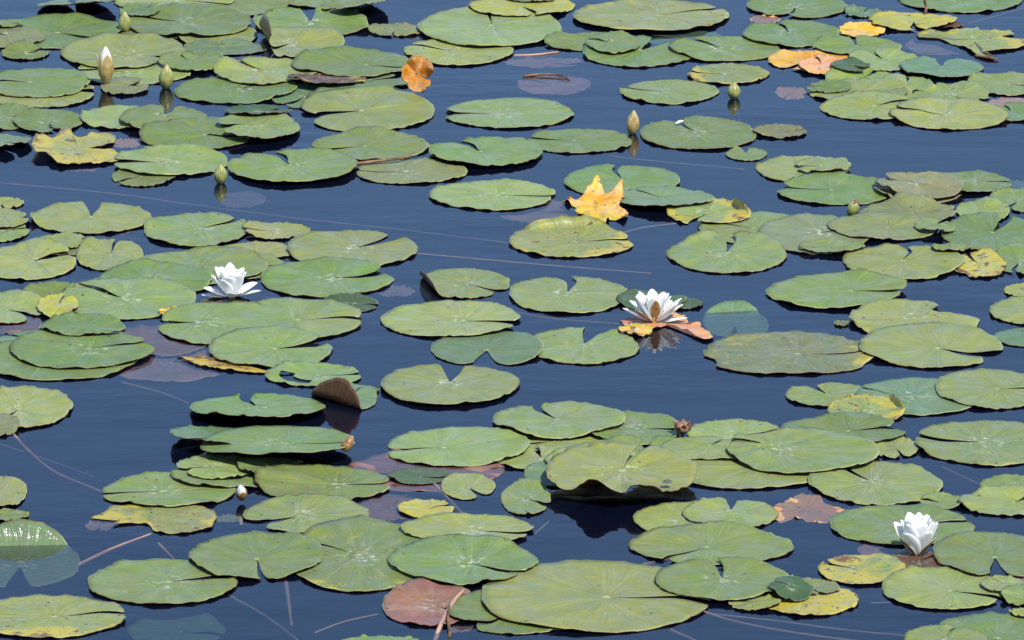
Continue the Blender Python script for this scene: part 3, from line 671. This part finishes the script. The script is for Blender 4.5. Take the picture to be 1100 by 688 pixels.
bd(260, 536, 12, 19, M_SEPAL, 'small brown bud with white top lying beside the notched leaves', tip=.34, tilt=(25, -4), zb=.006, stem=False)
bd(369, 484, 12, 18, M_SEPAL, 'little pale brown bud lying on the large raised leaf', tip=.5, tilt=(-20, 35), zb=.020, stem=False, core=M_SEPAL)
# withered seed head
e = empty('seed_head', at(733, 466, .004), 'round brown withered seed head between two green leaves', 'seed head')
V = []; F = []; ns, nv = 20, 12; s = mpp(733, 460)
for j in range(nv):
    for k in range(ns):
        t = 2 * math.pi * k / ns; f = math.pi * (j + .3) / nv; r = 8.5 * s * math.sin(f) * (1 + .13 * math.cos(7 * t)); V.append((r * math.cos(t), r * math.sin(t), 6.8 * s * (1 - math.cos(f))))
F = [(j * ns + k, j * ns + (k + 1) % ns, (j + 1) * ns + (k + 1) % ns, (j + 1) * ns + k) for j in range(nv - 1) for k in range(ns)] + [tuple(reversed(range(ns))), tuple((nv - 1) * ns + k for k in range(ns))]
link_mesh('pod', V, F, [M_POD], e)
for k in range(9):
    petal('withered_petal', e, 13 * s, 6 * s, R(40 * k), R(60 + 12 * (k % 3)), .001, -.003, [M_POD, M_BROWN], base=5 * s, dz=.002)
tube('stem', [(0, 0, .01), (0, .01, -.05), (.01, .03, -.2)], [.003] * 3, M_STEM, e)
# lone fallen petal, drop
def lone(name, x, y, z, ln, wd, az, el, mats, label, cat):
    h = bpy.data.objects.new('tmp', None); o = petal(name, None, ln, wd, R(az), R(el), wd * .25, ln * .08, mats, base=0); o.location = at(x, y, z)
    o['label'] = label; o['category'] = cat; bpy.data.objects.remove(h); return o
lone('fallen_petal', 726, 133, .006, .016, .010, 20, 12, [M_PETAL, M_PETAL], 'tiny white petal fallen on the round leaf beside the slim bud', 'petal')
V = []; F = []; ns, nv = 16, 7
for j in range(nv):
    f = math.pi / 2 * j / (nv - 1)
    for k in range(ns): V.append((.0085 * math.cos(f) * math.cos(2 * math.pi * k / ns), .0085 * math.cos(f) * math.sin(2 * math.pi * k / ns), .0048 * math.sin(f)))
F = [(j * ns + k, j * ns + (k + 1) % ns, (j + 1) * ns + (k + 1) % ns, (j + 1) * ns + k) for j in range(nv - 1) for k in range(ns)]
o = link_mesh('water_droplet', V, F, [M_DROP], None, at(717, 518, .030)); o['label'] = 'small shiny dark water droplet on the large raised leaf'; o['category'] = 'water droplet'  # snail-like bead that stands for a shiny water droplet
# --- stalks: under water and above it
def stalk(pts, r, mat, label, name='underwater_stem'):
    P = smooth_path([at(x, y, z) for x, y, z in pts]); c = P[0].copy(); c2 = c.copy()
    o = tube(name, [q - c2 for q in P], [r * (1 - .4 * i / len(P)) for i in range(len(P))], mat, None, c2)
    o['label'] = label; o['category'] = 'stem'
    if name == 'underwater_stem': o['group'] = 'stems trailing under the water'
UW = [
 ([(-10,196,-.006),(120,208,-.005),(220,222,-.006),(330,236,-.003),(440,248,-.004),(545,261,-.003)], .0013, 'long thin pale stem crossing open water above the left flower'),
 ([(440,272,-.006),(520,279,-.002),(600,286,-.003),(700,294,-.005)], .0015, 'thin pinkish stem in open water above the leaf with the curled left rim'),
 ([(525,330,-.004),(590,342,-.003),(665,348,-.002)], .0015, 'thin stem between the two leaves left of the middle flower'),
 ([(640,166,-.012),(700,173,-.006),(800,182,-.01)], .0015, 'faint stem below the small round leaf at upper right'),
 ([(655,255,-.006),(690,245,-.004),(730,240,-.003)], .0024, 'short brownish stem right of the burnt yellow-green leaf'),
 ([(14,467,-.002),(34,488,-.004),(60,508,-.004),(108,528,-.005)], .0032, 'thick brownish stem running down from the left edge leaves'),
 ([(-10,474,-.008),(50,494,-.010),(100,512,-.014)], .0013, 'fine stem crossing the thick brownish one at left'),
 ([(84,607,-.004),(120,590,-.002),(162,574,-.001)], .0030, 'pink stem slanting up to the ragged yellow leaf'),
 ([(170,584,-.004),(188,602,-.008)], .0024, 'short pale stem right of the pink slanting one'),
 ([(307,626,-.006),(310,648,-.007),(313,672,-.012)], .0040, 'straight upright-looking stem under the lower left leaves'),
 ([(246,640,-.008),(285,662,-.009),(320,688,-.010)], .0022, 'stem slanting down right near the bottom edge'),
 ([(338,680,-.01),(370,668,-.008),(406,660,-.006)], .0017, 'stem slanting up to the pinkish red leaf'),
 ([(464,518,-.002),(485,540,-.003),(508,563,-.006)], .0034, 'stem between the small lemon leaf and the pale round one'),
 ([(574,574,-.006),(590,560,-.004)], .0017, 'tiny stem left of the black shade patch'),
 ([(745,654,-.001),(790,668,-.003),(860,681,-.004),(960,694,-.006)], .0026, 'brown stem trailing from the largest leaf'),
 ([(765,660,-.006),(840,668,-.005),(900,676,-.006),(980,684,-.006)], .0018, 'paler stem above the brown trailing one'),
 ([(720,677,-.005),(755,692,-.005)], .0030, 'yellowish stem at the bottom edge below the largest leaf'),
 ([(130,411,-.006),(170,421,-.004),(202,433,-.003)], .0020, 'thin stem left of the leaf with a far notch'),
 ([(1012,502,-.008),(1060,524,-.006)], .0018, 'faint stem below the nibbled leaf at the right edge'),
 ([(552,60,-.001),(575,59,.001),(600,56,.001)], .0026, 'short pinkish stick above the sunken leaf at top centre'),
 ([(935,648,-.004),(970,647,-.003)], .0012, 'short faint stem right of the ragged yellow leaf'),
 ([(690,607,-.006),(720,600,-.003),(735,593,-.002)], .003, 'pale stem at the far edge of the largest leaf'),
 ([(130,253,-.006),(142,248,-.003),(150,244,-.002)], .0017, 'tiny stem between the two pale leaves at left'),
 ([(1040,25,-.01),(1075,16,-.004),(1100,9,-.003)], .0012, 'faint stem below the leaf in the top right corner'),
]
for pts, r, lab in UW: stalk(pts, r, M_PINKSTEM if 'pink' in lab else M_STEM, lab)
stalk([(466,692,-.01),(474,670,.004),(486,648,.008),(498,634,.012)], .0042, M_PINKSTEM, 'thick light brown stem rising beside the pinkish red leaf', 'leaf_stem')
stalk([(481,690,-.01),(483,680,.004),(481,660,.010),(484,648,.008)], .003, M_BROWN, 'short dark stem just right of the thick light brown stem', 'leaf_stem')
stalk([(383,176,.006),(400,174,.009),(425,171,.010),(442,168,.008)], .0038, M_BROWN, 'brown twig lying along the far edge of a yellowish leaf', 'twig')
stalk([(562,82,.001),(585,80,.004),(604,82,.003),(612,86,.001)], .0028, M_BROWN, 'dark stick poking out of the purplish sunken leaf', 'twig')
stalk([(994,14,.006),(995,8,.014),(993,0,.03),(996,-6,.04)], .003, M_BROWN, 'thin brown stalk standing on the yellow leaf at the top edge', 'leaf_stem')
stalk([(1048,60,.002),(1060,62,.004),(1072,64,.003)], .0028, M_BROWN, 'small brown twig at the tip of the torn yellow-green leaf', 'twig')

# ------------------------------------------------------------------ labels that single each leaf out
LM = [(246,302,'the left white flower'),(703,333,'the middle white flower'),(985,577,'the right white flower'),(114,68,'the largest bud'),(178,84,'the bud right of the largest'),
 (134,24,'the top left bud'),(237,187,'the short green bud'),(789,98,'the dark green bud'),(679,132,'the slim striped bud'),(913,222,'the tiny leaning bud'),(259,526,'the white-topped brown bud'),
 (374,476,'the pale brown bud'),(733,461,'the brown seed head'),(449,86,'the upright orange leaf'),(641,222,'the yellow pointed leaf'),(370,428,'the folded brown leaf'),(788,345,'the half sunken shiny leaf'),
 (640,560,'the black shade patch'),(640,645,'the largest leaf'),(462,650,'the pinkish leaf'),(30,590,'the curled leaf flap'),(165,559,'the ragged yellow leaf'),(958,440,'the orange curled tip'),
 (85,160,'the torn yellow leaf'),(993,8,'the thin upright stalk'),(865,70,'the orange-yellow leaf'),(300,40,'the tall curled rim')]
DIRS = ['right of', 'upper right of', 'above', 'upper left of', 'left of', 'lower left of', 'below', 'lower right of']
ORD = ['', 'second ', 'third ', 'fourth ', 'fifth ', 'sixth ', 'seventh ', 'eighth ', 'ninth ', 'tenth ']
def sector(x, y, l): return int(((math.degrees(math.atan2(-(y - l[1]), x - l[0])) + 22.5) % 360) // 45)
used = set()
for r in PADS:
    o = r['o']
    if r['label']: o['label'] = r['label']; used.add(r['label']); continue
    best = None
    for l in LM:
        d = math.hypot(r['x'] - l[0], r['y'] - l[1])
        if d < 6: continue
        sc = sector(r['x'], r['y'], l); rank = sum(1 for q in PADS if q is not r and sector(q['x'], q['y'], l) == sc and math.hypot(q['x'] - l[0], q['y'] - l[1]) < d)
        if best is None or (rank * 60 + d) < best[0]: best = (rank * 60 + d, rank, sc, l[2])
    _, rank, sc, nm = best
    size = 'tiny ' if r['a'] < 15 else 'small ' if r['a'] < 35 else '' if r['a'] < 62 else 'large '
    look = size + ('sunken ' if r['sunk'] else '') + r['c'] + (' ragged' if r['rag'] >= .25 else '') + ' leaf'
    if r['na'] is not None:
        look += ' notched ' + {0: 'at right', 1: 'at far side', 2: 'at left', 3: 'at near side'}[int(((r['na'] + 45) % 360) // 90)]
    lab = look + ', ' + (ORD[rank] + 'leaf ' if rank else 'nearest ') + DIRS[sc] + ' ' + nm
    o['label'] = lab.replace('  ', ' ')
    if lab in used: print('DUP', lab)
    used.add(lab)
    if len(lab.split()) > 16: o['label'] = lab.split(' notched ')[0] + ',' + lab.split(',', 1)[1]
print('PADS', len(PADS))



# ------------------------------------------------------------------ the pond itself
def box(name, x0, x1, y0, y1, z0, z1, mat):
    V = [(x, y, z) for z in (z0, z1) for y in (y0, y1) for x in (x0, x1)]
    F = [(0, 2, 3, 1), (4, 5, 7, 6), (0, 1, 5, 4), (2, 6, 7, 3), (0, 4, 6, 2), (1, 3, 7, 5)]
    return link_mesh(name, V, F, [mat], smooth=False)
o = box('water', -120, 120, -120, 220, -2.0, 0, M_WATER); o['kind'] = 'structure'
# the muddy bed: gently uneven sheet
V = []; F = []; nx, ny = 40, 60
for j in range(ny):
    for i in range(nx):
        x = -118 + 236 * i / (nx - 1); y = -118 + 336 * j / (ny - 1); V.append((x, y, -.55 + .08 * noise.noise(Vector((x * .1, y * .1, 0)))))
F = [(j * nx + i, j * nx + i + 1, (j + 1) * nx + i + 1, (j + 1) * nx + i) for j in range(ny - 1) for i in range(nx - 1)]
o = link_mesh('pond_bed', V, F, [M_MUD]); o['kind'] = 'structure'

scene.cycles.max_bounces = 6; scene.cycles.transparent_max_bounces = 12; scene.cycles.volume_bounces = 0
scene.cycles.caustics_reflective = False; scene.cycles.caustics_refractive = False
